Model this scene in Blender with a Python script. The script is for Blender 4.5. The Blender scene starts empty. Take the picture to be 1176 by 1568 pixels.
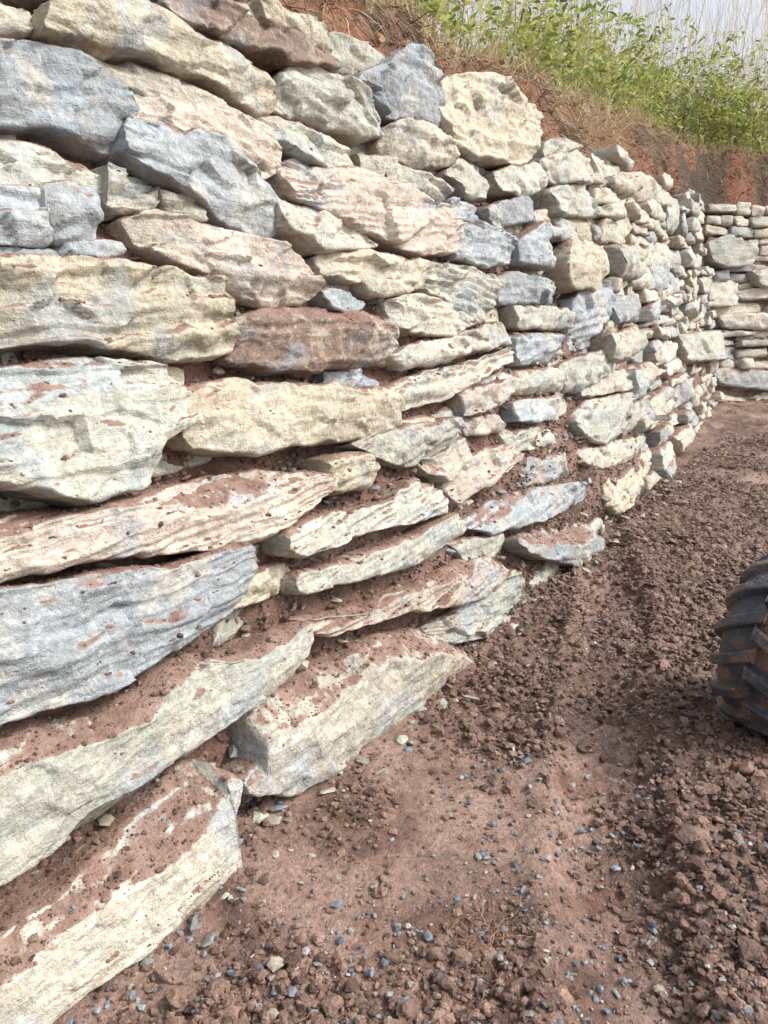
import bpy, math, numpy as np
rng=np.random.default_rng(7)
# ---------------------------------------------------------------- utils
def _h(ix,iy,iz,seed):
    M=np.uint64(0xffffffff)
    a=(ix.astype(np.int64)*374761393+iy.astype(np.int64)*668265263+iz.astype(np.int64)*1442695041+seed*97531).astype(np.uint64)&M
    a=((a^(a>>np.uint64(13)))*np.uint64(1274126177))&M
    a=((a^(a>>np.uint64(15)))*np.uint64(2246822519))&M
    a=a^(a>>np.uint64(16))
    return a.astype(np.float64)/2147483648.0-1.0
def vn(x,y,z,seed=0):
    x,y,z=np.broadcast_arrays(np.asarray(x,float),np.asarray(y,float),np.asarray(z,float))
    xi=np.floor(x);yi=np.floor(y);zi=np.floor(z)
    fx=x-xi;fy=y-yi;fz=z-zi
    fx=fx*fx*fx*(fx*(fx*6-15)+10);fy=fy*fy*fy*(fy*(fy*6-15)+10);fz=fz*fz*fz*(fz*(fz*6-15)+10)
    r=0
    for a in (0,1):
        wa=fx if a else 1-fx
        for b in (0,1):
            wb=fy if b else 1-fy
            for c in (0,1):
                wc=fz if c else 1-fz
                r=r+wa*wb*wc*_h(xi+a,yi+b,zi+c,seed)
    return r
def fbm(x,y,z,seed=0,o=4,g=.5):
    r=0;a=1.;f=1.;t=0
    for i in range(o):
        r=r+a*vn(x*f,y*f,z*f,seed+i*17);t+=a;a*=g;f*=2.03
    return r/t
class Acc:
    def __init__(s): s.v=[];s.f=[];s.c=[];s.n=0
    def add(s,v,f,c):
        v=np.asarray(v,float);f=np.asarray(f,int)
        c=np.asarray(c,float)
        if c.ndim==1: c=np.tile(c,(len(v),1))
        s.v.append(v);s.f.append(f+s.n);s.c.append(c);s.n+=len(v)
def make_mesh(name,acc,mat,smooth=True,parent=None):
    V=np.concatenate(acc.v);C=np.concatenate(acc.c)
    me=bpy.data.meshes.new(name)
    me.vertices.add(len(V));me.vertices.foreach_set('co',V.ravel())
    k=np.concatenate([np.full(len(f),f.shape[1]) for f in acc.f])
    L=np.concatenate([f.ravel() for f in acc.f])
    me.loops.add(len(L));me.loops.foreach_set('vertex_index',L.astype(np.int32))
    st=np.concatenate([[0],np.cumsum(k)[:-1]])
    me.polygons.add(len(k));me.polygons.foreach_set('loop_start',st.astype(np.int32))
    me.polygons.foreach_set('loop_total',k.astype(np.int32))
    me.polygons.foreach_set('use_smooth',np.full(len(k),smooth))
    me.update(calc_edges=True)
    at=me.attributes.new('Col','FLOAT_COLOR','POINT')
    C4=np.concatenate([C,np.ones((len(C),1))],1)
    at.data.foreach_set('color',C4.ravel().astype(np.float32))
    me.materials.append(mat)
    ob=bpy.data.objects.new(name,me);bpy.context.scene.collection.objects.link(ob)
    if parent: ob.parent=parent
    return ob
def grid_faces(n,m):
    i,j=np.meshgrid(np.arange(n-1),np.arange(m-1),indexing='ij')
    a=(i*m+j).ravel()
    return np.stack([a,a+m,a+m+1,a+1],1)
# ---------------------------------------------------------------- camera
PITCH=math.atan(324/1177.);CH=1.6;F=1177.
cp,sp=math.cos(PITCH),math.sin(PITCH)
def ray(px,py):
    X=px-588.;U=784.-py
    return np.array([X,F*cp+U*sp,-F*sp+U*cp])
# ---------------------------------------------------------------- wall planes
BETA=math.atan(.2)
class Seg:
    def __init__(s,a,b):
        a=np.array(a,float);b=np.array(b,float)
        d=b-a;s.L=np.hypot(*d);d/=s.L
        s.O=np.array([a[0],a[1],0]);s.D=np.array([d[0],d[1],0])
        N=np.array([-d[1],d[0],0]);s.N=N
        s.T=N*math.sin(BETA)+np.array([0,0,math.cos(BETA)])
        s.n=-N*math.cos(BETA)+np.array([0,0,math.sin(BETA)])
    def hit(s,r):
        C=np.array([0,0,CH]);t=np.dot(s.O-C,s.n)/np.dot(r,s.n)
        p=C+r*t-s.O
        return np.dot(p,s.D),np.dot(p,s.T),t
    def W(s,u,v,h):
        return s.O+u[:,None]*s.D+v[:,None]*s.T+h[:,None]*s.n
dA=np.array([math.sin(math.radians(32.7)),math.cos(math.radians(32.7))])
c1=np.array([2.12,6.09]);a0=c1-dA*9.0
c2=np.array([5.45,12.5]);b1=c2+np.array([.93,.36])*16
SEG=[Seg(a0,c1),Seg(c1,c2),Seg(c2,b1)]
def unproj(poly):
    P=np.array(poly,float);c=P.mean(0)
    k=2
    for i,sg in enumerate(SEG):
        s,v,t=sg.hit(ray(*c))
        if t>0 and s<sg.L: k=i;break
    sg=SEG[k]
    return k,np.array([sg.hit(ray(*p))[:2] for p in P])
# ---------------------------------------------------------------- stones
PAL=dict(c=(.50,.45,.34),b=(.345,.38,.40),p=(.50,.43,.365),g=(.43,.43,.37),r=(.22,.155,.12),w=(.53,.495,.415),d=(.28,.285,.28))
def chaikin(P,n=1,q=.11):
    for _ in range(n):
        A=P;B=np.roll(P,-1,0)
        P=np.stack([A*(1-q)+B*q,A*q+B*(1-q)],1).reshape(-1,2)
    return P
def stone(acc,sg,P,d=0.,seed=0,col=(.5,.45,.35),res=.01,topcut=None,back=.30,grow=0.):
    r=np.random.default_rng(seed+1000)
    P=np.array(P,float)
    if grow:
        c=P.mean(0);ext=(P.max(0)-P.min(0))/2
        P=c+(P-c)*(1+grow/ext)
    P=chaikin(P)
    u0,u1=P[:,0].min(),P[:,0].max();W=u1-u0
    nu=int(np.clip(W/res,8,180));
    us=u0+W*(.5-.5*np.cos(np.linspace(.03,math.pi-.03,nu)))*.35+W*np.linspace(.001,.999,nu)*.65
    us=np.clip(us,u0+W*.004,u1-W*.004)
    A=P;B=np.roll(P,-1,0)
    du=B[:,0]-A[:,0];du=np.where(abs(du)<1e-6,1e-6,du)
    t=(us[:,None]-A[None,:,0])/du[None]
    m=(t>=0)&(t<=1);vv=A[None,:,1]+t*(B[:,1]-A[:,1])[None]
    top=np.where(m,vv,-1e9).max(1);bot=np.where(m,vv,1e9).min(1)
    Hh=(top-bot).max()
    nv=int(np.clip(Hh/res,6,68))
    tt=np.linspace(0,1,nv);tt=tt*.6+.4*(.5-.5*np.cos(tt*math.pi))
    U=np.repeat(us[:,None],nv,1);V=bot[:,None]+(top-bot)[:,None]*tt[None]
    uc=(u0+u1)/2;vc=P[:,1].mean();a=W/2;b=Hh/2
    e=np.minimum(np.minimum(V-bot[:,None],top[:,None]-V),np.minimum(U-u0,u1-U))
    R=min(r.uniform(.003,.011),b*.4)
    q=np.clip(e/R,0,1)
    sx,sz=U+seed*3.7,V+seed*1.3
    h=np.full(U.shape,d,float)
    k0=.6 if topcut is not None else 1.
    h+=r.normal(0,.05)*(U-uc)*min(1,.3/a)+k0*r.normal(-.06,.12)*(V-vc)
    hp=np.zeros(U.shape)
    for k in range(r.integers(4,8)):
        th=r.uniform(0,2*math.pi);x=math.cos(th)*(U-uc)/a+math.sin(th)*(V-vc)/b
        hp=np.maximum(hp,(x-r.uniform(.35,.9))*r.uniform(.3,1.0)*min(b,.12))
    h-=hp
    wx=U+.018*fbm(sx*9,sz*9,0,301,2);wz=V+.012*fbm(sx*9,sz*9,4,303,2)
    M=int(np.clip(W*Hh/.008,4,30));cu=r.uniform(u0,u1,M);cv=r.uniform(bot.min(),top.max(),M)
    tl=r.normal(0,.10)
    dd=(wx[...,None]-cu)**2*.30+((wz[...,None]-cv)+tl*(wx[...,None]-cu))**2*1.8
    ci=dd.argmin(-1);gu=r.normal(0,.09,M);gv=r.normal(0,.18,M);of=r.normal(0,.007,M)
    h+=k0*(of[ci]+gu[ci]*(U-cu[ci])+gv[ci]*np.clip(V-cv[ci],-.06,.06))
    if topcut is not None:
        f,sl=topcut
        vt=bot[:,None]+(top-bot)[:,None]*(f+.05)+.045*fbm(sx*3,sz*3,0,5,3)
        h-=np.maximum(0,V-vt)*sl
        h+=np.clip((V-vt)*8,0,1)*.016*fbm(sx*12,sz*12,7,15,3)
    h+=.008*fbm(sx*4,sz*5,1.3,11,2)+.009*fbm(sx*18,sz*26,.3,23,3)
    th=r.uniform(.010,.03)
    w=(V+tl*U)/th+1.0*fbm(sx*4,sz*4,3.,31,2)
    fl=np.floor(w);fr=w-fl;fr=np.clip((fr-.35)/.2,0,1)
    l0=_h(fl,fl*0,fl*0,seed);l1=_h(fl+1,fl*0,fl*0,seed)
    amp=r.choice([.003,.006,.011])
    h+=amp*(l0*(1-fr)+l1*fr)
    h-=R*(1-np.sqrt(np.clip(1-(1-q)**2,0,1)))
    wu=.022*fbm(sx*10,sz*10,5,41,3);wv=.014*fbm(sx*10,sz*10,9,43,3)
    U2=U+wu*1.0;V2=V+wv
    n,m_=U.shape
    verts=[sg.W(U2.ravel(),V2.ravel(),h.ravel())];faces=[grid_faces(n,m_)]
    I=np.arange(n*m_).reshape(n,m_)
    lp=np.concatenate([I[:,0],I[-1,1:],I[-2::-1,-1],I[0,-2:0:-1]])
    lu,lv,lh=U2.ravel()[lp],V2.ravel()[lp],h.ravel()[lp]
    prev=lp;cnt=n*m_
    for k,(dd,sh) in enumerate(((.015,.0),(.05,.0),(.12,.02),(back,.06))):
        hh=lh-dd
        uu=lu+(uc-lu)*sh*.5+.010*fbm(lu*9,lv*9,hh*20+seed,51,2)
        v2=lv+(vc-lv)*sh+.012*fbm(lu*6,lv*9,hh*25+seed,53,2)
        verts.append(sg.W(uu,v2,hh))
        ids=cnt+np.arange(len(lp));cnt+=len(lp)
        faces.append(np.stack([prev,ids,np.roll(ids,-1),np.roll(prev,-1)],1));prev=ids
    Vv=np.concatenate(verts);Ff=np.concatenate(faces)
    acc.add(Vv,Ff,np.array(col)*r.uniform(.82,1.12))
T=[ # poly, colour, depth, topcut
([(-120,-40),(40,-20),(58,10),(56,40),(20,45),(-120,30)],'w',0,None),
([(70,12),(110,2),(200,-5),(265,12),(370,72),(425,118),(427,160),(405,165),(330,122),(200,80),(110,58),(60,48)],'c',.05,None),
([(140,70),(200,84),(300,125),(402,170),(405,188),(340,172),(240,142),(160,100)],'w',.0,None),
([(-80,55),(0,58),(100,82),(190,130),(203,165),(188,192),(180,228),(100,195),(0,180),(-80,170)],'b',.03,None),
([(205,145),(235,130),(300,158),(400,190),(443,222),(440,252),(400,268),(380,250),(300,205),(205,182)],'p',.03,None),
([(182,200),(205,185),(330,214),(380,252),(435,305),(432,355),(400,352),(330,325),(240,268),(188,238)],'b',.05,None),
([(-80,200),(0,205),(90,222),(160,250),(172,285),(160,310),(100,305),(0,290),(-80,285)],'g',.0,None),
([(165,258),(190,262),(245,280),(250,300),(235,318),(190,320),(172,312)],'g',.02,None),
([(75,286),(130,285),(142,310),(152,355),(140,366),(92,368),(80,340)],'b',.05,None),
([(-70,285),(70,290),(88,365),(-70,378)],'b',.03,None),
([(250,288),(290,292),(310,305),(312,330),(262,318)],'g',.02,None),
([(190,335),(230,325),(300,342),(430,368),(470,400),(495,435),(480,458),(420,465),(320,418),(260,400),(215,372)],'p',.04,None),
([(-80,376),(80,372),(190,368),(200,385),(150,396),(-80,396)],'b',.02,None),
([(-90,400),(110,398),(180,408),(328,430),(345,468),(358,520),(350,540),(240,545),(120,525),(-90,535)],'c',.07,None),
([(345,452),(370,466),(368,490),(352,490)],'c',.0,None),
([(440,262),(455,240),(480,232),(540,245),(600,280),(680,322),(697,350),(690,385),(640,388),(560,350),(500,320),(450,298)],'p',.06,None),
([(432,305),(500,320),(560,350),(590,372),(560,378),(500,380),(436,352)],'w',.03,None),
([(430,135),(445,100),(475,94),(520,118),(590,172),(592,203),(560,208),(490,180),(430,158)],'g',.04,None),
([(258,-8),(330,-5),(400,32),(500,62),(525,88),(515,108),(430,82),(350,52),(290,25)],'r',.04,None),
([(400,-5),(450,-2),(515,30),(527,70),(480,62),(420,28)],'c',.0,None),
([(520,42),(560,58),(608,70),(618,100),(600,115),(550,100),(522,85)],'g',-.02,None),
([(545,118),(590,98),(620,75),(655,88),(668,120),(680,168),(668,200),(630,190),(575,150)],'b',.05,None),
([(668,150),(680,118),(710,110),(755,116),(800,142),(822,190),(815,242),(790,250),(730,240),(685,215)],'c',.06,None),
([(593,195),(620,185),(660,192),(702,232),(700,250),(650,250),(598,222)],'w',.04,None),
([(405,172),(470,178),(550,225),(562,255),(520,258),(470,235),(425,205)],'g',.0,None),
([(565,228),(620,245),(700,282),(698,300),(650,290),(570,255)],'g',.0,None),
([(690,265),(705,245),(735,242),(755,262),(748,302),(715,298)],'g',.03,None),
([(758,260),(800,248),(835,250),(838,285),(805,302),(765,288)],'g',.03,None),
([(497,390),(560,385),(648,400),(655,432),(620,448),(580,450),(560,430),(500,418)],'c',.03,None),
([(598,462),(630,450),(690,465),(740,490),(700,512),(650,508),(610,495)],'w',.02,None),
([(655,402),(700,402),(768,420),(768,455),(745,490),(700,470),(652,442)],'g',.03,None),
([(695,345),(720,332),(765,345),(792,368),(788,398),(745,408),(700,388)],'b',.03,None),
([(505,440),(550,442),(572,460),(560,475),(520,466)],'b',-.01,None),
([(352,545),(372,490),(430,472),(560,468),(610,495),(628,535),(620,555),(560,556),(480,568),(400,565)],'r',.05,(.55,.5)),
([(520,565),(560,562),(592,580),(585,596),(530,592)],'b',-.02,None),
([(280,600),(330,585),(450,590),(600,598),(620,618),(605,655),(560,672),(500,672),(400,692),(300,688),(275,662)],'c',.07,(.85,.6)),
([(-100,575),(0,565),(120,548),(230,560),(285,590),(292,640),(230,678),(205,740),(130,762),(60,755),(-100,725)],'g',.10,None),
([(120,545),(200,545),(300,556),(302,585),(280,588),(220,560)],'c',-.02,None),
([(494,700),(560,692),(580,712),(572,745),(515,750),(496,738)],'c',.05,None),
([(-100,815),(0,795),(100,785),(280,740),(400,720),(480,724),(497,742),(440,790),(380,825),(250,845),(110,855),(0,890),(-100,915)],'p',.11,(.66,1.3)),
([(358,850),(410,835),(415,858),(365,868)],'g',0,None),
([(412,815),(480,790),(580,770),(640,730),(682,752),(690,780),(620,800),(540,818),(450,852),(415,848)],'g',.08,(.85,.9)),
([(545,680),(600,660),(708,640),(712,665),(670,695),(620,712),(570,695)],'g',.03,None),
([(590,600),(640,575),(720,556),(792,532),(795,552),(740,580),(700,602),(620,628),(600,620)],'w',.02,None),
([(600,545),(640,525),(720,512),(785,495),(798,518),(700,548),(625,562)],'w',.02,None),
([(-100,915),(0,905),(130,880),(250,868),(350,832),(360,875),(335,930),(250,990),(120,1060),(0,1098),(-100,1130)],'b',.12,(.88,1.)),
([(355,890),(435,862),(452,878),(410,920),(352,930)],'c',.04,None),
([(430,885),(500,862),(600,830),(695,785),(705,812),(650,858),(560,882),(440,912)],'g',.09,(.88,.9)),
([(445,950),(530,930),(650,890),(740,838),(768,868),(758,902),(690,925),(600,938),(500,972),(455,972)],'p',.11,(.64,1.3)),
([(-100,1180),(0,1120),(100,1105),(200,1060),(240,1010),(350,1000),(452,952),(455,985),(425,1040),(330,1092),(230,1165),(130,1215),(40,1295),(-100,1370)],'g',.13,(.74,1.3)),
([(345,1190),(375,1160),(365,1085),(460,1040),(545,985),(630,962),(692,1000),(688,1040),(640,1085),(540,1130),(470,1185),(420,1208),(350,1212)],'w',.16,(.68,1.2)),
([(640,965),(700,935),(790,868),(812,932),(790,952),(720,978),(650,990)],'g',.07,None),
([(-80,1470),(0,1400),(110,1330),(200,1250),(285,1155),(318,1190),(302,1250),(322,1320),(280,1375),(150,1445),(60,1515),(0,1562),(-80,1640)],'w',.18,(.64,1.15)),
([(712,600),(790,582),(790,608),(718,636)],'p',.03,None),
([(655,705),(720,668),(730,702),(690,738),(660,722)],'w',.03,None),
([(700,710),(780,678),(795,700),(750,742),(700,772),(690,745)],'p',.03,None),
([(705,805),(780,755),(890,735),(900,765),(840,792),(740,820)],'b',.06,None),
([(700,830),(770,815),(780,850),(720,862)],'g',.04,None),
([(772,828),(850,800),(900,792),(910,840),(870,870),(800,852)],'d',.12,(.4,1.2)),
([(925,735),(985,710),(990,755),(940,788),(925,772)],'c',.06,None),
([(888,690),(990,664),(988,700),(930,718),(890,712)],'w',.03,None),
([(880,640),(905,612),(975,600),(972,640),(925,680),(890,668)],'g',.06,None),
([(780,658),(850,648),(858,680),(790,694)],'g',-.01,None),
([(785,705),(880,692),(882,728),(790,748)],'d',.0,None),
([(798,510),(870,512),(872,550),(800,556)],'b',.02,None),
([(790,468),(880,475),(887,500),(800,500)],'g',.02,None),
([(770,425),(800,415),(852,428),(852,462),(778,462)],'b',.02,None),
([(855,400),(872,362),(912,372),(925,418),(903,445),(872,442)],'c',.10,None),
([(798,365),(832,342),(846,372),(845,410),(802,402)],'b',.05,None),
([(742,315),(830,295),(832,332),(760,346)],'b',.02,None),
([(780,565),(865,565),(868,598),(790,600)],'g',.0,None),
([(863,558),(940,530),(942,570),(880,602)],'g',.03,None),
([(900,578),(1010,552),(1005,588),(895,608)],'w',.02,None),
([(880,450),(935,428),(942,478),(915,520),(882,520)],'b',.03,None),
([(935,515),(1000,490),(998,530),(940,560)],'w',.03,None),
([(1085,370),(1120,358),(1158,375),(1150,405),(1110,412),(1090,400)],'g',.1,None),
([(1150,415),(1185,408),(1200,440),(1160,440)],'g',.1,None),
([(1100,482),(1200,478),(1200,505),(1110,502)],'w',.08,None),
([(1040,510),(1110,505),(1120,550),(1050,555)],'g',.08,None),
([(1085,560),(1200,570),(1200,600),(1100,590)],'d',.1,None),
([(830,240),(900,222),(935,250),(935,280),(850,275)],'w',.02,None),
([(845,285),(900,280),(925,310),(920,330),(850,330)],'g',.03,None),
([(935,262),(990,262),(1050,300),(1045,318),(960,300)],'w',.02,None),
([(930,330),(960,318),(970,350),(950,372),(925,365)],'c',.03,None),
([(1060,425),(1130,430),(1130,468),(1070,470)],'w',.06,None),
([(985,370),(1030,372),(1040,410),(990,412)],'g',.03,None),
([(715,640),(770,632),(785,655),(730,668)],'p',.0,None),
([(795,612),(865,606),(868,640),(800,648)],'b',.01,None),
([(690,515),(790,490),(790,525),(700,545)],'w',.0,None),
([(700,300),(740,305),(745,340),(700,330)],'b',.0,None),
([(840,215),(870,205),(905,222),(840,238)],'g',.0,None),
]
wall=Acc()
cover=[np.zeros((int((sg.L+1)/.02),170),bool) for sg in SEG]
def pip(P,X,Y):
    ins=np.zeros(X.shape,bool)
    for i in range(len(P)):
        x1,y1=P[i];x2,y2=P[(i+1)%len(P)]
        if y1==y2: continue
        c=((y1>Y)!=(y2>Y))&(X<(x2-x1)*(Y-y1)/(y2-y1)+x1);ins^=c
    return ins
def cells(k,P):
    g=cover[k];i0,i1=int(max(0,(P[:,0].min()+.5)/.02)),int(min(g.shape[0],(P[:,0].max()+.5)/.02+1))
    j0,j1=int(max(0,P[:,1].min()/.02)),int(min(170,P[:,1].max()/.02+1))
    if i1<=i0 or j1<=j0: return None
    I,J=np.meshgrid(np.arange(i0,i1),np.arange(j0,j1),indexing='ij')
    m=pip(P,I*.02-.5,J*.02);return I[m],J[m]
for i,(poly,col,d,tc) in enumerate(T):
    k,P=unproj(poly)
    c=cells(k,P)
    if c is not None: cover[k][c]=True
    dist=np.hypot(*(SEG[k].O+P[:,0].mean()*SEG[k].D)[:2])
    lowv=P[:,1].mean()<1.0
    stone(wall,SEG[k],P,d-.03,seed=i+1,col=PAL[col],res=max(.0075,.0026*dist),topcut=tc,grow=.008 if lowv else .012)
keys=['c','w','g','b','p','w','c','w','g','d']
sd=500
TOPH=[lambda s:2.66,lambda s:2.7+.07*s,lambda s:3.15-.05*s]
for k,sg in enumerate(SEG):
    v=-.05;smax=sg.L+(.15 if k<2 else 0)
    while v<3.3:
        hgt=rng.choice([.11,.15,.19,.24,.30],p=[.16,.24,.26,.20,.14]);s=-.2+(rng.uniform(0,.3))
        if k>0: hgt*=1.1
        if k==0: s=2.5
        while s<smax:
            L=hgt*rng.uniform(1.3,3.4)*(1.25 if k>0 else 1)
            if k==0 and s<5: L*=1.5
            if k==2 and s>5: L*=1.8
            wv=.09*fbm(np.array([s*.7]),np.array([v*1.5]),0.,88,2)[0]
            tp=v+wv+hgt*rng.uniform(.86,1.08);bt=v+wv+hgt*rng.uniform(-.06,.08)
            sl=rng.normal(0,.06)
            if (tp+bt)/2<TOPH[k](s)+.1*math.sin(s*2.1):
                parts=[(bt,tp)]
                if hgt>.17 and rng.random()<.45: mid=(bt+tp)/2+rng.normal(0,.02);parts=[(bt,mid-.003),(mid+.003,tp)]
                for (b_,t_) in parts:
                    j=lambda a=.12:rng.uniform(-a,a)*hgt
                    g=.004
                    P=np.array([(s+g+j(),b_+j(.07)),(s+L*.5+j(),b_+j(.08)),(s+L-g+j(),b_+j(.07)),(s+L-g+j(.15),t_+j(.10)+sl*L),(s+L*.6+j(.6),t_+j(.10)+sl*L*.6),(s+g+j(.15),t_+j(.10))])
                    if rng.random()<.4: P=np.insert(P,3,[s+L+j(.1),(b_+t_)/2+j()],0)
                    c=cells(k,P);fr=0
                    if c is not None and len(c[0]): fr=cover[k][c].mean()
                    if fr<.85:
                        dep=rng.normal(-.015,.05) if fr<.25 else -.06-.08*fr
                        wc=SEG[k].O+s*SEG[k].D;dist=np.hypot(*wc[:2])
                        base=np.array(PAL[keys[rng.integers(len(keys))]]);base=base*.85+np.array(PAL['w'])*.15
                        rs=max(.013,.0030*dist)*(1.4 if fr>=.25 else 1)
                        if k==0 and s<5: rs=.04
                        stone(wall,sg,P,dep,seed=sd,col=base,res=rs,back=.2)
                    sd+=1
            s+=L
        v+=hgt
# ---------------------------------------------------------------- materials
def nm(name):
    m=bpy.data.materials.new(name);m.use_nodes=True;nt=m.node_tree
    for n in list(nt.nodes): nt.nodes.remove(n)
    out=nt.nodes.new('ShaderNodeOutputMaterial');b=nt.nodes.new('ShaderNodeBsdfPrincipled')
    nt.links.new(b.outputs[0],out.inputs[0]);return m,nt,b,out
class NB:
    def __init__(s,nt): s.nt=nt;s.tc=nt.nodes.new('ShaderNodeTexCoord').outputs['Object']
    def L(s,a,b): s.nt.links.new(a,b)
    def mapping(s,sc):
        m=s.nt.nodes.new('ShaderNodeMapping');m.inputs['Scale'].default_value=sc;s.L(s.tc,m.inputs[0]);return m.outputs[0]
    def noise(s,scale,detail=4,rough=.55,vec=None,dist=0,rgb=False):
        n=s.nt.nodes.new('ShaderNodeTexNoise');n.inputs['Scale'].default_value=scale;n.inputs['Detail'].default_value=detail
        n.inputs['Roughness'].default_value=rough;n.inputs['Distortion'].default_value=dist
        s.L(vec if vec is not None else s.tc,n.inputs['Vector'])
        if rgb:
            q=s.nt.nodes.new('ShaderNodeSeparateColor');s.L(n.outputs['Color'],q.inputs[0]);return q.outputs
        return n.outputs[0]
    def rng(s,v,a,b,c=0.,d=1.):
        n=s.nt.nodes.new('ShaderNodeMapRange');s.L(v,n.inputs[0])
        for i,x in enumerate((a,b,c,d)): n.inputs[i+1].default_value=x
        return n.outputs[0]
    def mix(s,f,a,b,mode='MIX'):
        n=s.nt.nodes.new('ShaderNodeMix');n.data_type='RGBA';n.blend_type=mode
        for x,i in ((f,0),(a,6),(b,7)):
            if isinstance(x,(int,float)): n.inputs[i].default_value=x
            elif isinstance(x,tuple): n.inputs[i].default_value=(*x,1)
            else: s.L(x,n.inputs[i])
        return n.outputs[2]
    def math(s,op,a,b):
        n=s.nt.nodes.new('ShaderNodeMath');n.operation=op
        for i,x in enumerate((a,b)):
            if isinstance(x,(int,float)): n.inputs[i].default_value=x
            else: s.L(x,n.inputs[i])
        return n.outputs[0]
    def attr(s):
        n=s.nt.nodes.new('ShaderNodeAttribute');n.attribute_name='Col';return n.outputs['Color']
    def grey(s,v):
        n=s.nt.nodes.new('ShaderNodeCombineColor')
        for i in range(3): s.L(v,n.inputs[i])
        return n.outputs[0]
    def bump(s,h,dist,strength,bsdf,prev=None):
        n=s.nt.nodes.new('ShaderNodeBump');n.inputs['Distance'].default_value=dist;n.inputs['Strength'].default_value=strength
        s.L(h,n.inputs['Height'])
        if prev is not None: s.L(prev,n.inputs['Normal'])
        if bsdf: s.L(n.outputs[0],bsdf.inputs['Normal'])
        return n.outputs[0]
SOIL=(.185,.102,.073);SOIL2=(.305,.198,.155);SOILD=(.085,.048,.037)
def soilcolor(nb,fine=14):
    q=nb.noise(2.6,5,.65,rgb=True)
    c=nb.mix(nb.rng(q[0],.40,.62),SOIL,SOIL2)
    return nb.mix(nb.rng(q[1],.46,.60,0,.8),c,SOILD)
m_stone,nt,bs,_=nm('stone_mat');nb=NB(nt)
col=nb.attr()
A=nb.noise(3.1,5,.66,dist=.5,rgb=True);B=nb.noise(38,4,.78,rgb=True)
st=nb.noise(5,4,.62,vec=nb.mapping((1,1,8)))
col=nb.mix(nb.rng(A[0],.53,.62,0,.5),col,(.29,.365,.43))
col=nb.mix(nb.rng(A[1],.52,.60,0,.5),col,(.56,.52,.43))
col=nb.mix(nb.rng(A[2],.60,.68,0,.5),col,(.46,.33,.23))
col=nb.mix(nb.rng(B[1],.56,.70,0,.5),col,(.68,.66,.61))
col=nb.mix(1.,col,nb.grey(nb.rng(B[0],.3,.7,.64,1.28)),'MULTIPLY')
col=nb.mix(1.,col,nb.grey(nb.rng(st,.3,.7,.80,1.16)),'MULTIPLY')
cr=nb.math('ABSOLUTE',nb.math('SUBTRACT',st,.47),0.)
col=nb.mix(1.,col,nb.grey(nb.rng(cr,0.,.012,.68,1.)),'MULTIPLY')
g=nt.nodes.new('ShaderNodeNewGeometry');sx=nt.nodes.new('ShaderNodeSeparateXYZ');nt.links.new(g.outputs['Normal'],sx.inputs[0])
C2=nb.noise(9,5,.72,rgb=True)
up=nb.math('ADD',sx.outputs[2],nb.rng(C2[0],.3,.7,-.26,.26))
sm=nb.rng(up,.72,.84,0,.93)
sm=nb.math('MAXIMUM',sm,nb.rng(C2[2],.62,.72,0,.25))
col=nb.mix(sm,col,nb.mix(nb.rng(C2[1],.4,.6),SOIL,SOIL2))
nt.links.new(col,bs.inputs['Base Color']);bs.inputs['Roughness'].default_value=.72;bs.inputs['Specular IOR Level'].default_value=.4
hh_=nb.math('ADD',nb.math('MULTIPLY',nb.noise(26,5,.75),.9),nb.math('MULTIPLY',st,.4))
nb.bump(hh_,.024,.85,bs)
def soil_material(name,useattr=False,wet=False):
    m,nt,bs,_=nm(name);nb=NB(nt)
    if useattr: c=nb.attr()
    else:
        c=soilcolor(nb);c=nb.mix(nb.attr(),c,(.38,.255,.205))
    f=nb.noise(55,4,.75,rgb=True)
    c=nb.mix(1.,c,nb.grey(nb.rng(f[0],.3,.7,.52,1.45)),'MULTIPLY')
    nt.links.new(c,bs.inputs['Base Color'])
    if wet: nt.links.new(nb.rng(nb.noise(2.5,3),.40,.62,.26,.62),bs.inputs['Roughness'])
    else: bs.inputs['Roughness'].default_value=.52
    nb.bump(nb.noise(38,5,.78),.025,.95,bs);return m
m_soil=soil_material('soil_mat',False,True)
m_clod=soil_material('clod_mat',True)
def simple(name,rough=.8,transl=0.,bumps=0,var=40):
    m,nt,bs,out=nm(name);nb=NB(nt);c=nb.attr()
    if bumps: c=nb.mix(1.,c,nb.grey(nb.rng(nb.noise(var,3),.3,.7,.7,1.3)),'MULTIPLY')
    nt.links.new(c,bs.inputs['Base Color']);bs.inputs['Roughness'].default_value=rough
    bs.inputs['Specular IOR Level'].default_value=.3
    if transl:
        t=nt.nodes.new('ShaderNodeBsdfTranslucent');nt.links.new(c,t.inputs[0])
        mx=nt.nodes.new('ShaderNodeMixShader');mx.inputs[0].default_value=transl
        nt.links.new(bs.outputs[0],mx.inputs[1]);nt.links.new(t.outputs[0],mx.inputs[2]);nt.links.new(mx.outputs[0],out.inputs[0])
    return m
m_leaf=simple('leaf_mat',.5,.45);m_straw=simple('straw_mat',.7,.25);m_wood=simple('twig_mat',.85);m_gravel=simple('gravel_mat',.5,0,.5,80)
wall_ob=make_mesh('stone_retaining_wall',wall,m_stone)
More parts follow.
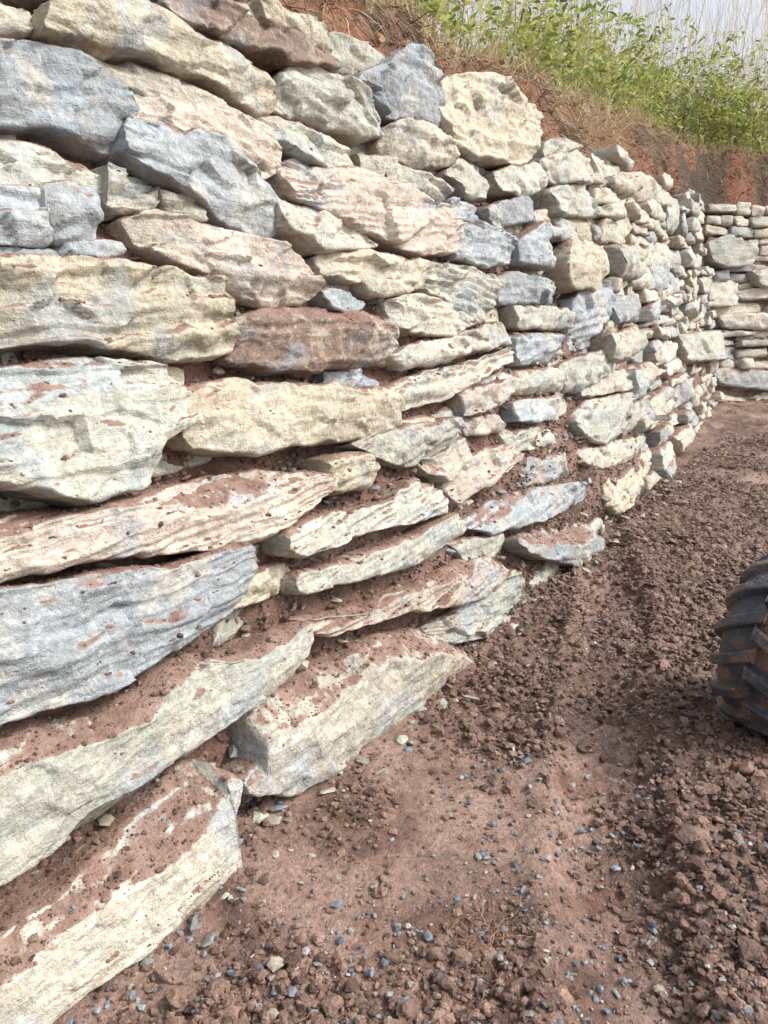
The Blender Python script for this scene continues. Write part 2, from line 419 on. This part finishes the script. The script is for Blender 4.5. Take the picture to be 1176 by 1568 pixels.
# backing soil of the wall
bk=Acc()
def backh(U,V,k=0):
    h=-.11+.05*fbm(U*3,V*3,k,61,3)+.03*fbm(U*14,V*14,k,62,3)
    return h+.08*np.clip(1.3-V,0,1.)-.06*np.clip(V-1.7,0,.6)
for k,sg in enumerate(SEG):
    n=int((sg.L+.4)/.03);m_=90
    if k==2:n=200
    U,V=np.meshgrid(np.linspace(-.2,sg.L+.2,n),np.linspace(-.2,2.6,m_),indexing='ij')
    h=backh(U,V,k)-(.05 if k else 0)
    bk.add(sg.W(U.ravel(),V.ravel(),h.ravel()),grid_faces(n,m_),(0,0,0))
make_mesh('packed_soil',bk,m_soil,parent=wall_ob)
# ---------------------------------------------------------------- ground
def base_dist(x,y):
    best=np.full(np.shape(x),1e9)
    for sg in SEG:
        s=np.clip((x-sg.O[0])*sg.D[0]+(y-sg.O[1])*sg.D[1],0,sg.L)
        best=np.minimum(best,np.hypot(x-sg.O[0]-sg.D[0]*s,y-sg.O[1]-sg.D[1]*s))
    return best
def trk(x,y): return x-(.68+.26*(y-1.8)+.04*np.sin(y*2.))
def smoothmask(x,y):
    n=fbm(x*1.1+3,y*.9,0,301,3)
    tr=np.exp(-(trk(x,y)/.15)**4)
    return np.clip((n-.12)*3.5+1.3*tr*np.clip(.8+vn(x*.7,y*1.1,9,77)*1.2,0,1)-.12,0,1)
def gh(x,y):
    d=base_dist(x,y);s=smoothmask(x,y);k=trk(x,y)
    z=.05*fbm(x*.8,y*.8,0,201,3)+.03*np.exp(-d/.15)-.03
    z=z-.035*np.exp(-(k/.16)**4)+.025*np.exp(-((np.abs(k)-.22)/.06)**2)
    r=(1-.78*s)
    z=z+r*(.035*fbm(x*5,y*5,1,203,3)+.038*np.abs(fbm(x*14,y*14,2,205,3))+.028*fbm(x*36,y*36,3,207,2))+.004*fbm(x*30,y*30,5,209,2)
    tr=np.exp(-(k/.12)**4)*np.clip(vn(x*.5,y*1.3,4,222)*3+1.2,0,1)
    z=z+.012*tr*np.clip(2*np.sin((y+.6*np.abs(k))*2*math.pi/.085),-1,1)
    return z*np.exp(-np.maximum(0,np.hypot(x,y)-25)/60.)
xs=np.concatenate([-np.geomspace(600,1.7,40),np.arange(-1.6,2.6,.013),np.arange(2.6,7.5,.05),np.geomspace(7.6,600,50)])
ys=np.concatenate([-np.geomspace(600,.3,45),np.arange(-.2,.6,.05),np.arange(.6,4.8,.013),np.arange(4.8,14.,.06),np.geomspace(14.1,600,45)])
X,Y=np.meshgrid(xs,ys,indexing='ij')
sm0=smoothmask(X,Y).ravel()*.85*np.clip(.65+fbm(X*6,Y*6,0,350,3).ravel()*1.5,0,1)
ga=Acc();ga.add(np.stack([X.ravel(),Y.ravel(),gh(X,Y).ravel()],1),grid_faces(len(xs),len(ys)),np.stack([sm0]*3,1))
make_mesh('ground',ga,m_soil)
# ---------------------------------------------------------------- clods / gravel
def ico(sub):
    import bmesh
    bm=bmesh.new();bmesh.ops.create_icosphere(bm,subdivisions=sub,radius=1)
    v=np.array([q.co[:] for q in bm.verts]);f=np.array([[q.index for q in p.verts] for p in bm.faces]);bm.free();return v,f
I1,I2=ico(1),ico(2)
def rots(n):
    q=rng.normal(size=(n,4));q/=np.linalg.norm(q,axis=1)[:,None];w,x,y,z=q.T
    return np.stack([1-2*(y*y+z*z),2*(x*y-z*w),2*(x*z+y*w),2*(x*y+z*w),1-2*(x*x+z*z),2*(y*z-x*w),2*(x*z-y*w),2*(y*z+x*w),1-2*(x*x+y*y)],1).reshape(n,3,3)
def scatter(acc,pos,size,cols,tmpl,flat=.7,jit=.36,lo=.5,hi=1.35):
    v,f=tmpl;n=len(pos);nv=len(v)
    R=rots(n);sc=size[:,None]*rng.uniform(lo,hi,(n,3))
    L=v[None]*(1+rng.normal(0,jit,(n,nv))[:,:,None]*.5)
    L=np.sign(L)*np.abs(L)**.8
    P=np.einsum('nij,nkj->nki',R,L*sc[:,None,:]);P[:,:,2]*=flat
    P+=pos[:,None,:]
    Ff=(f[None]+np.arange(n)[:,None,None]*nv).reshape(-1,3)
    acc.add(P.reshape(-1,3),Ff,np.repeat(cols,nv,0))
def soilcols(n):
    t=rng.random(n)[:,None]**.8;c=np.array(SOILD)*1.25*(1-t)+np.array(SOIL2)*1.12*t
    return c*rng.uniform(.85,1.2,(n,1))
def gpos(n,power=1.6):
    y=.7+ (rng.random(n*3)**power)*9.;x=rng.uniform(-1.5,1.,n*3)+rng.random(n*3)*(.5+.55*y)
    sA=SEG[0];d=-((x-sA.O[0])*sA.N[0]+(y-sA.O[1])*sA.N[1]);s2=SEG[1];d2=-((x-s2.O[0])*s2.N[0]+(y-s2.O[1])*s2.N[1])
    ok=(d>-.05)&((d2>-.05)|(y<6))
    return x[ok],y[ok]
clods=Acc()
for (n,lo,hi,tm,pw) in ((5200,.009,.028,I2,1.6),(42000,.006,.015,I1,1.7),(56000,.003,.008,I1,1.9)):
    x,y=gpos(n,pw);s=smoothmask(x,y);keep=rng.random(len(x))>s*.95
    keep&=(fbm(x*2.2,y*2.2,0,333,3)+rng.uniform(-.35,.7,len(x)))>-.1
    x,y=x[keep][:n],y[keep][:n]
    sz=lo*(hi/lo)**(rng.random(len(x))**1.6)
    scatter(clods,np.stack([x,y,gh(x,y)+sz*.3],1),sz,soilcols(len(x)),tm)
V=np.concatenate(wall.v);Fq=np.concatenate(wall.f)
p=V[Fq];nr=np.cross(p[:,2]-p[:,0],p[:,3]-p[:,1]);ar=np.linalg.norm(nr,axis=1)/2+1e-12;nr/=ar[:,None]*2
cen=p.mean(1)
sgn=1. if (nr@SEG[0].n).mean()>0 else -1.;nr*=sgn
upm=(nr[:,2]>.80)&(cen[:,1]<8)&(cen[:,1]>.3)
def ledge(n,smin,smax,acc,colf,tm,bury=0.):
    ii=np.where(upm)[0];w=ar[ii]/(1+cen[ii,1]**1.2)*np.clip(1.3-cen[ii,2]*.65,.08,2);w/=w.sum()
    k=rng.choice(ii,n,p=w);sz=smin*(smax/smin)**(rng.random(n)**1.5)
    scatter(acc,cen[k]+nr[k]*(sz*bury)[:,None],sz,colf(n),tm)
ledge(40000,.002,.006,clods,soilcols,I1,.2);ledge(7000,.005,.012,clods,soilcols,I1,.2)
sg=SEG[0];n=24000
u=rng.uniform(3.3,9,n);v=rng.random(n)**1.2*2.4;h=backh(u,v)+rng.uniform(-.01,.012,n)
sz=.004*(4.)**rng.random(n);scatter(clods,sg.W(u,v,h),sz,soilcols(n),I1)
make_mesh('soil_clods',clods,m_clod,smooth=False)
grav=Acc()
def gcols(n):
    pal=np.array([(.14,.18,.22),(.18,.205,.235),(.25,.25,.24),(.34,.30,.26),(.09,.12,.16),(.42,.39,.35)])
    return pal[rng.choice(6,n,p=[.24,.26,.24,.12,.11,.03])]*rng.uniform(.8,1.2,(n,1))
x,y=gpos(8000,1.6);k=(fbm(x*1.3,y*1.3,0,444,2)+rng.uniform(-.4,.4,len(x)))>.0;x,y=x[k][:7500],y[k][:7500]
sz=.0026*(4.6)**(rng.random(len(x))**2.3);scatter(grav,np.stack([x,y,gh(x,y)+sz*.4+.003],1),sz,gcols(len(x)),I1,.55,.45,.35,1.4)
ledge(1500,.0025,.007,grav,gcols,I1,.4)
def chipcols(n): 
    q=np.array([PAL[c] for c in 'cbpgwd']);return q[rng.integers(6,size=n)]*rng.uniform(.5,.85,(n,1))
x,y=gpos(14000,1.2);k=base_dist(x,y)<rng.exponential(.12,len(x))+.02;x,y=x[k][:420],y[k][:420]
sz=.008*(4.5)**(rng.random(len(x))**2);scatter(grav,np.stack([x,y,gh(x,y)+sz*.2],1),sz,chipcols(len(x)),I1,.45,.4,.3,1.5)
n=1000;u=rng.uniform(3.6,9,n);v=rng.random(n)*2.4;sz=.008*(4.)**rng.random(n)
scatter(grav,SEG[0].W(u,v,backh(u,v)+.01),sz,chipcols(n),I1,.6,.4,.3,1.5)
make_mesh('gravel',grav,m_gravel,smooth=False)
# ---------------------------------------------------------------- hillside
pts=[a0-dA*4]+[a0,c1,c2,b1]
pts=np.array(pts);ds=np.concatenate([[0],np.cumsum(np.hypot(*np.diff(pts,axis=0).T))])
S=np.arange(0,ds[-1],.08);PX=np.interp(S,ds,pts[:,0]);PY=np.interp(S,ds,pts[:,1])
kern=np.exp(-np.linspace(-2,2,25)**2);kern/=kern.sum()
def sm_(a): return np.convolve(np.pad(a,12,mode='edge'),kern,'valid')
tx=np.gradient(PX);ty=np.gradient(PY);tx=sm_(tx);ty=sm_(ty);l=np.hypot(tx,ty);NX,NY=-ty/l,tx/l
S1=4+9.;S2=S1+SEG[1].L   # path position of corners
TOPS=np.interp(S,[0,S1,S2,S2+16],[2.5,2.58,2.98,2.6])
CREST=np.interp(S,[0,S1-4,S1,S2,S2+16],[.46,.52,.68,1.05,1.1])
wp=[-.03,0,.04,.12,.28,.42,.6,1,2,4,8,20,60,300];hp=[-3,-.45,-.15,.0,.5,.95,1.0,1.06,1.2,1.4,1.9,3,6,20]
def hill(s,w):
    bx=np.interp(s,S,PX);by=np.interp(s,S,PY);nx=np.interp(s,S,NX);ny=np.interp(s,S,NY)
    t=np.interp(s,S,TOPS);c=np.interp(s,S,CREST)
    w2=w+.16*fbm(s*1.1,w*0,0,501,3)*np.clip(w*4-.3,0,1)
    z=np.interp(w2,wp,hp);z=np.where(z<1,z*c,c+(z-1))+t
    z=z+(.09*fbm(s*2.,w*2.,0,503,3)+.06*fbm(s*9,w*9,0,505,4))*np.clip((w-.02)*6,0,1)
    return np.stack([bx+nx*(.68+w),by+ny*(.68+w),z],-1)
ws=np.concatenate([[-.03,0],np.arange(.03,1.4,.04),np.geomspace(1.45,300,35)])
sS=np.concatenate([np.arange(0,8,.3),np.arange(8,S2+4,.06),np.arange(S2+4,S[-1],.2)])
A_,B_=np.meshgrid(sS,ws,indexing='ij')
ha=Acc();ha.add(hill(A_.ravel(),B_.ravel()),grid_faces(len(sS),len(ws)),SOIL)
m_bank,nt,bs,_=nm('bank_mat');nb=NB(nt)
q=nb.noise(1.3,5,.65,rgb=True)
c=nb.mix(nb.rng(q[0],.46,.56),(.27,.12,.068),(.09,.06,.043))
g=nt.nodes.new('ShaderNodeNewGeometry');sx=nt.nodes.new('ShaderNodeSeparateXYZ');nt.links.new(g.outputs['Normal'],sx.inputs[0])
c=nb.mix(nb.rng(sx.outputs[2],.6,.85),c,(.22,.165,.10))
c=nb.mix(1.,c,nb.grey(nb.rng(nb.noise(40,4,.7),.3,.7,.4,1.4)),'MULTIPLY')
nt.links.new(c,bs.inputs['Base Color']);bs.inputs['Roughness'].default_value=.9
nb.bump(nb.noise(22,4,.7),.05,1.,bs)
make_mesh('hillside',ha,m_bank)
# ---------------------------------------------------------------- vegetation
def strips(acc,base,dirs,length,width,droop,cols,seg=4,taper=True,wob=.0):
    n=len(base);dirs=dirs/np.linalg.norm(dirs,axis=1)[:,None]
    side=np.cross(dirs,rng.normal(size=(n,3)));side/=np.linalg.norm(side,axis=1)[:,None]+1e-9
    t=np.linspace(0,1,seg+1)
    c=base[:,None]+dirs[:,None]*(length[:,None]*t)[:,:,None]
    c[:,:,2]-=(droop*length)[:,None]*t**2
    if wob: c+=np.cumsum(rng.normal(0,wob,(n,seg+1,3))*length[:,None,None]/seg,1)
    wd=width[:,None]*((1-t*.9) if taper else np.sin(np.clip(t*.92+.06,0,1)*math.pi)**.8)[None]
    P=np.stack([c-side[:,None]*wd[:,:,None],c+side[:,None]*wd[:,:,None]],2).reshape(n*(seg+1)*2,3)
    q=np.arange(seg)*2;f=np.stack([q,q+1,q+3,q+2],1)
    Ff=(f[None]+(np.arange(n)*(seg+1)*2)[:,None,None]).reshape(-1,4)
    acc.add(P,Ff,np.repeat(cols,(seg+1)*2,0))
def tubes(acc,base,dirs,length,rad,cols,seg=5,wob=.04,droop=0.,tip=.25):
    n=len(base);dirs=dirs/np.linalg.norm(dirs,axis=1)[:,None]
    a=np.cross(dirs,np.array([.3,.9,.1]));a/=np.linalg.norm(a,axis=1)[:,None];b=np.cross(dirs,a)
    t=np.linspace(0,1,seg+1);c=base[:,None]+dirs[:,None]*(length[:,None]*t)[:,:,None]
    off=np.cumsum(rng.normal(0,wob,(n,seg+1,3))*length[:,None,None]/seg,1);off[:,0]=0;c=c+off
    c[:,:,2]-=droop*length[:,None]*t**2
    r=rad[:,None]*(1-(1-tip)*t)[None]
    k=4;ph=np.arange(k)*2*math.pi/k
    P=c[:,:,None]+r[:,:,None,None]*(np.cos(ph)[None,None,:,None]*a[:,None,None]+np.sin(ph)[None,None,:,None]*b[:,None,None])
    F_=[]
    for i in range(seg):
        for j in range(k): F_.append((i*k+j,i*k+(j+1)%k,(i+1)*k+(j+1)%k,(i+1)*k+j))
    Ff=(np.array(F_)[None]+(np.arange(n)*(seg+1)*k)[:,None,None]).reshape(-1,4)
    acc.add(P.reshape(-1,3),Ff,np.repeat(cols,(seg+1)*k,0));return c
def pal(n,cs,v=.2):
    cs=np.array(cs);return cs[rng.integers(len(cs),size=n)]*rng.uniform(1-v,1+v,(n,1))
updir=lambda n,sp:np.stack([rng.normal(0,sp,n),rng.normal(0,sp,n),np.ones(n)],1)
straw=[(.55,.45,.28),(.46,.36,.21),(.66,.58,.42),(.38,.26,.14)]
grass=Acc()
n=36000;s=rng.uniform(7.5,S2+7,n);w=.38+rng.random(n)**1.7*5;keep=fbm(s*1.6,w*1.6,0,600,2)+rng.uniform(-.3,.6,n)>0;s,w=s[keep],w[keep];n=len(s)
strips(grass,hill(s,w),updir(n,.5),rng.uniform(.10,.45,n),rng.uniform(.002,.005,n),rng.uniform(.1,.9,n),pal(n,straw),4)
n=4500;s=rng.uniform(7.5,S2+5,n);w=rng.uniform(.28,.6,n)
d=np.stack([-np.interp(s,S,NX)+rng.normal(0,.5,n),-np.interp(s,S,NY)+rng.normal(0,.5,n),rng.uniform(-.2,.8,n)],1)
strips(grass,hill(s,w),d,rng.uniform(.08,.3,n),rng.uniform(.0015,.004,n),rng.uniform(.5,1.4,n),pal(n,straw+[(.2,.12,.07)]),4,wob=.1)
make_mesh('dry_grass',grass,m_straw)
roots=Acc();n=9000;s=rng.uniform(7.5,S2+5,n);w=rng.uniform(.08,.5,n)
keep=fbm(s*.8,w*0,0,640,2)+rng.uniform(-.3,.5,n)>0;s,w=s[keep],w[keep];n=len(s)
d=np.stack([-np.interp(s,S,NX)*.4+rng.normal(0,.7,n),-np.interp(s,S,NY)*.4+rng.normal(0,.7,n),rng.normal(-.2,.5,n)],1)
tubes(roots,hill(s,w),d,rng.uniform(.06,.28,n),rng.uniform(.001,.004,n),pal(n,[(.06,.04,.03),(.11,.07,.045),(.18,.12,.08)]),5,.25,.3)
make_mesh('exposed_roots',roots,m_wood)
lit=Acc();n=6500;s=rng.uniform(7.5,S2+5,n);w=rng.uniform(.05,1.4,n)
strips(lit,hill(s,w)+np.array([0,0,.02]),rng.normal(size=(n,3))*np.array([1,1,.4]),rng.uniform(.03,.08,n),rng.uniform(.01,.025,n),rng.uniform(-.3,.3,n),pal(n,[(.30,.15,.08),(.20,.11,.06),(.42,.27,.15)]),3,False)
make_mesh('leaf_litter',lit,m_straw)
sap=Acc();n=2300;s=rng.uniform(9.5,S2+10,n);w=1.+rng.random(n)**.9*9
b=hill(s,w);L=rng.uniform(1.,4.4,n);tan=[(.62,.54,.42),(.72,.67,.57),(.46,.38,.28)]
dd=updir(n,.12);cc=pal(n,tan)
c=tubes(sap,b,dd,L,rng.uniform(.003,.009,n)*(.5+L/5),cc,6,.07)
for rep in range(4):
    i=rng.integers(2,6,n);bb=c[np.arange(n),i];tubes(sap,bb,updir(n,.5),L*rng.uniform(.15,.4,n),rng.uniform(.0015,.003,n),cc,4,.1)
make_mesh('bare_saplings',sap,m_wood)
bam=Acc();lv=Acc()
def cane(n,s0,s1,w0,w1,h0,h1,nleaf):
    s=rng.uniform(s0,s1,n);w=rng.uniform(w0,w1,n)
    keep=fbm(s*.9,w*.9,0,711,2)+rng.uniform(-.25,.5,n)>0;s,w=s[keep],w[keep];n=len(s)
    b=hill(s,w);L=rng.uniform(h0,h1,n)
    c=tubes(bam,b,updir(n,.25),L,rng.uniform(.003,.006,n),pal(n,[(.25,.22,.12),(.38,.33,.20)]),6,.08,.08)
    for rep in range(7):
        i=rng.integers(1,7,n);bb=c[np.arange(n),i];l2=rng.uniform(.15,.5,n)
        d=np.stack([rng.normal(0,1,n),rng.normal(0,1,n),rng.uniform(0,.9,n)],1)
        cc=tubes(bam,bb,d,l2,rng.uniform(.001,.002,n),pal(n,[(.25,.22,.12)]),3,.08,.2)
        for q in range(nleaf):
            j=rng.integers(1,4,n);lb=cc[np.arange(n),j]+rng.normal(0,.03,(n,3))
            ld=np.stack([rng.normal(0,1,n),rng.normal(0,1,n),rng.normal(-.1,.5,n)],1)
            strips(lv,lb,ld,rng.uniform(.05,.12,n),rng.uniform(.010,.020,n),rng.uniform(0,.5,n),pal(n,[(.28,.35,.07),(.40,.45,.12),(.14,.20,.05),(.52,.50,.18)],.25),3,False)
cane(110,S1-2.2,S1+1.5,.7,2.2,.8,1.9,5)
cane(560,S1+1.2,S2+2.,.5,3.,.5,1.5,7)
cane(560,S2-1.,S2+7,.5,3.,.7,2.1,7)
cane(50,S1-4.5,S1+2,.7,2.,.3,.8,4)
th=make_mesh('green_shrub_thicket',bam,m_wood);make_mesh('leaves',lv,m_leaf,parent=th)
tw=Acc()
def gp(px,py):
    r=ray(px,py);t=CH/-r[2];return r[0]*t,r[1]*t
for (cx,cy,n,spd) in ((740,1440,80,.05),(800,1370,24,.1)):
    x0,y0=gp(cx,cy);x=x0+rng.normal(0,spd,n);y=y0+rng.normal(0,spd,n);
    tubes(tw,np.stack([x,y,gh(x,y)+.014],1),np.stack([rng.normal(0,1,n),rng.normal(0,1,n),rng.uniform(0,.3,n)],1),rng.uniform(.04,.15,n),rng.uniform(.0005,.0012,n),pal(n,[(.42,.26,.17),(.30,.17,.11)]),5,.25,.25)
x,y=gpos(160,1.5);n=len(x)
tubes(tw,np.stack([x,y,gh(x,y)+.014],1),np.stack([rng.normal(0,1,n),rng.normal(0,1,n),rng.uniform(0,.15,n)],1),rng.uniform(.03,.12,n),rng.uniform(.0005,.0015,n),pal(n,[(.40,.28,.18),(.25,.15,.09)]),5,.25,.1)
make_mesh('twigs',tw,m_wood)
# ---------------------------------------------------------------- wheel
wheel=bpy.data.objects.new('tractor_wheel',None);bpy.context.scene.collection.objects.link(wheel)
prof=[(-.09,.175),(-.115,.19),(-.142,.23),(-.147,.265),(-.135,.295),(-.105,.312),(-.05,.32),(0,.322)]
prof=prof+[(-x,r) for x,r in prof[:-1][::-1]]
ti=Acc();N=96;pr=np.array(prof)
ph=np.arange(N+1)*2*math.pi/N
PXx=np.repeat(pr[None,:,0],N+1,0);R_=np.repeat(pr[None,:,1],N+1,0)
ti.add(np.stack([PXx.ravel(),(R_*np.cos(ph)[:,None]).ravel(),(R_*np.sin(ph)[:,None]).ravel()],1),grid_faces(N+1,len(pr)),(.035,.035,.038))
NL=15
for side in (-1,1):
    for k in range(NL):
        p0=(k+(.5 if side>0 else 0))*2*math.pi/NL
        path=[(-.012,.320),(.04,.318),(.085,.312),(.118,.300),(.138,.280),(.148,.255),(.145,.235)]
        hts=[.034,.036,.038,.040,.036,.022,.004]
        vs=[]
        for i,((x,r),hh) in enumerate(zip(path,hts)):
            a=p0+.07*i;hw=.085-.003*i
            kx=[0,0,.1,.5,.9,1,1][i];kr=[1,1,1,.8,.45,.1,0][i]
            for (da,top_) in ((-hw*1.15,0),(-hw*.8,1),(hw*.8,1),(hw*1.15,0)):
                rr=r+(hh*kr if top_ else -.01);xx=x+(hh*kx if top_ else -.004)
                vs.append((side*xx,rr*math.cos(a+da),rr*math.sin(a+da)))
        f=[]
        for i in range(len(path)-1):
            for j in range(3): q=i*4+j;f.append((q,q+1,q+5,q+4))
        f.append((0,1,2,3));q=(len(path)-1)*4;f.append((q,q+1,q+2,q+3))
        ti.add(vs,f,(.04,.04,.043))
m_tire,nt,bs,_=nm('tire_mat');nb=NB(nt)
tq=nb.noise(9,5,.7,rgb=True)
c=nb.mix(nb.rng(tq[0],.47,.58,0,.85),(.055,.064,.08),(.20,.13,.10))
nt.links.new(c,bs.inputs['Base Color']);nt.links.new(nb.rng(tq[1],.42,.6,.25,.6),bs.inputs['Roughness'])
nb.bump(nb.noise(30,4,.75),.015,.9,bs)
tire=make_mesh('tire',ti,m_tire,False,wheel)
bv=tire.modifiers.new('bev','BEVEL');bv.width=.007;bv.segments=2;bv.limit_method='ANGLE';bv.angle_limit=math.radians(35)
ri=Acc();rp=np.array([(-.092,.178),(-.10,.185),(-.10,.170),(-.07,.160),(-.05,.13),(-.035,.10),(-.035,.06),(-.06,.055),(-.065,.0)])
for sg_ in (1,-1):
    ri.add(np.stack([np.repeat(rp[None,:,0]*sg_,N+1,0).ravel(),(rp[None,:,1]*np.cos(ph)[:,None]).ravel(),(rp[None,:,1]*np.sin(ph)[:,None]).ravel()],1),grid_faces(N+1,len(rp)),(.12,.10,.08))
make_mesh('rim',ri,simple('rim_mat',.5,0,.3,12),True,wheel)
wheel.scale=(1.02,1.02,1.02);wheel.location=(1.57,2.72,.315);wheel.rotation_euler=(0,0,math.radians(-50))
# ---------------------------------------------------------------- light
w=bpy.data.worlds.new('World');bpy.context.scene.world=w;w.use_nodes=True;nt=w.node_tree
bg=nt.nodes['Background'];sk=nt.nodes.new('ShaderNodeTexSky');sk.sky_type='NISHITA';sk.sun_disc=False
Ls=np.array([.80,-.10,.80]);Ls/=np.linalg.norm(Ls)
sk.sun_elevation=math.asin(Ls[2]);sk.sun_rotation=math.atan2(Ls[0],Ls[1]);sk.dust_density=5.;sk.air_density=1.;sk.ozone_density=1.
hs=nt.nodes.new('ShaderNodeHueSaturation');hs.inputs['Saturation'].default_value=.42;hs.inputs['Value'].default_value=1.7
nt.links.new(sk.outputs[0],hs.inputs['Color']);nt.links.new(hs.outputs[0],bg.inputs[0]);bg.inputs[1].default_value=.15
sl=bpy.data.lights.new('sun','SUN');sl.energy=2.5;sl.angle=math.radians(10);sl.color=(1,.97,.92)
so=bpy.data.objects.new('sun',sl);bpy.context.scene.collection.objects.link(so)
from mathutils import Vector
so.rotation_euler=Vector(Ls).to_track_quat('Z','Y').to_euler();so.location=(5,0,12)
cam=bpy.data.cameras.new('camera');co=bpy.data.objects.new('camera',cam);bpy.context.scene.collection.objects.link(co)
co.location=(0,0,CH);co.rotation_euler=(math.pi/2-PITCH,0,0)
cam.sensor_fit='VERTICAL';cam.sensor_height=36;cam.lens=36*F/1568.;cam.clip_start=.02;cam.clip_end=3000
bpy.context.scene.camera=co
vs=bpy.context.scene.view_settings;vs.view_transform='Standard';vs.look='None';vs.exposure=0
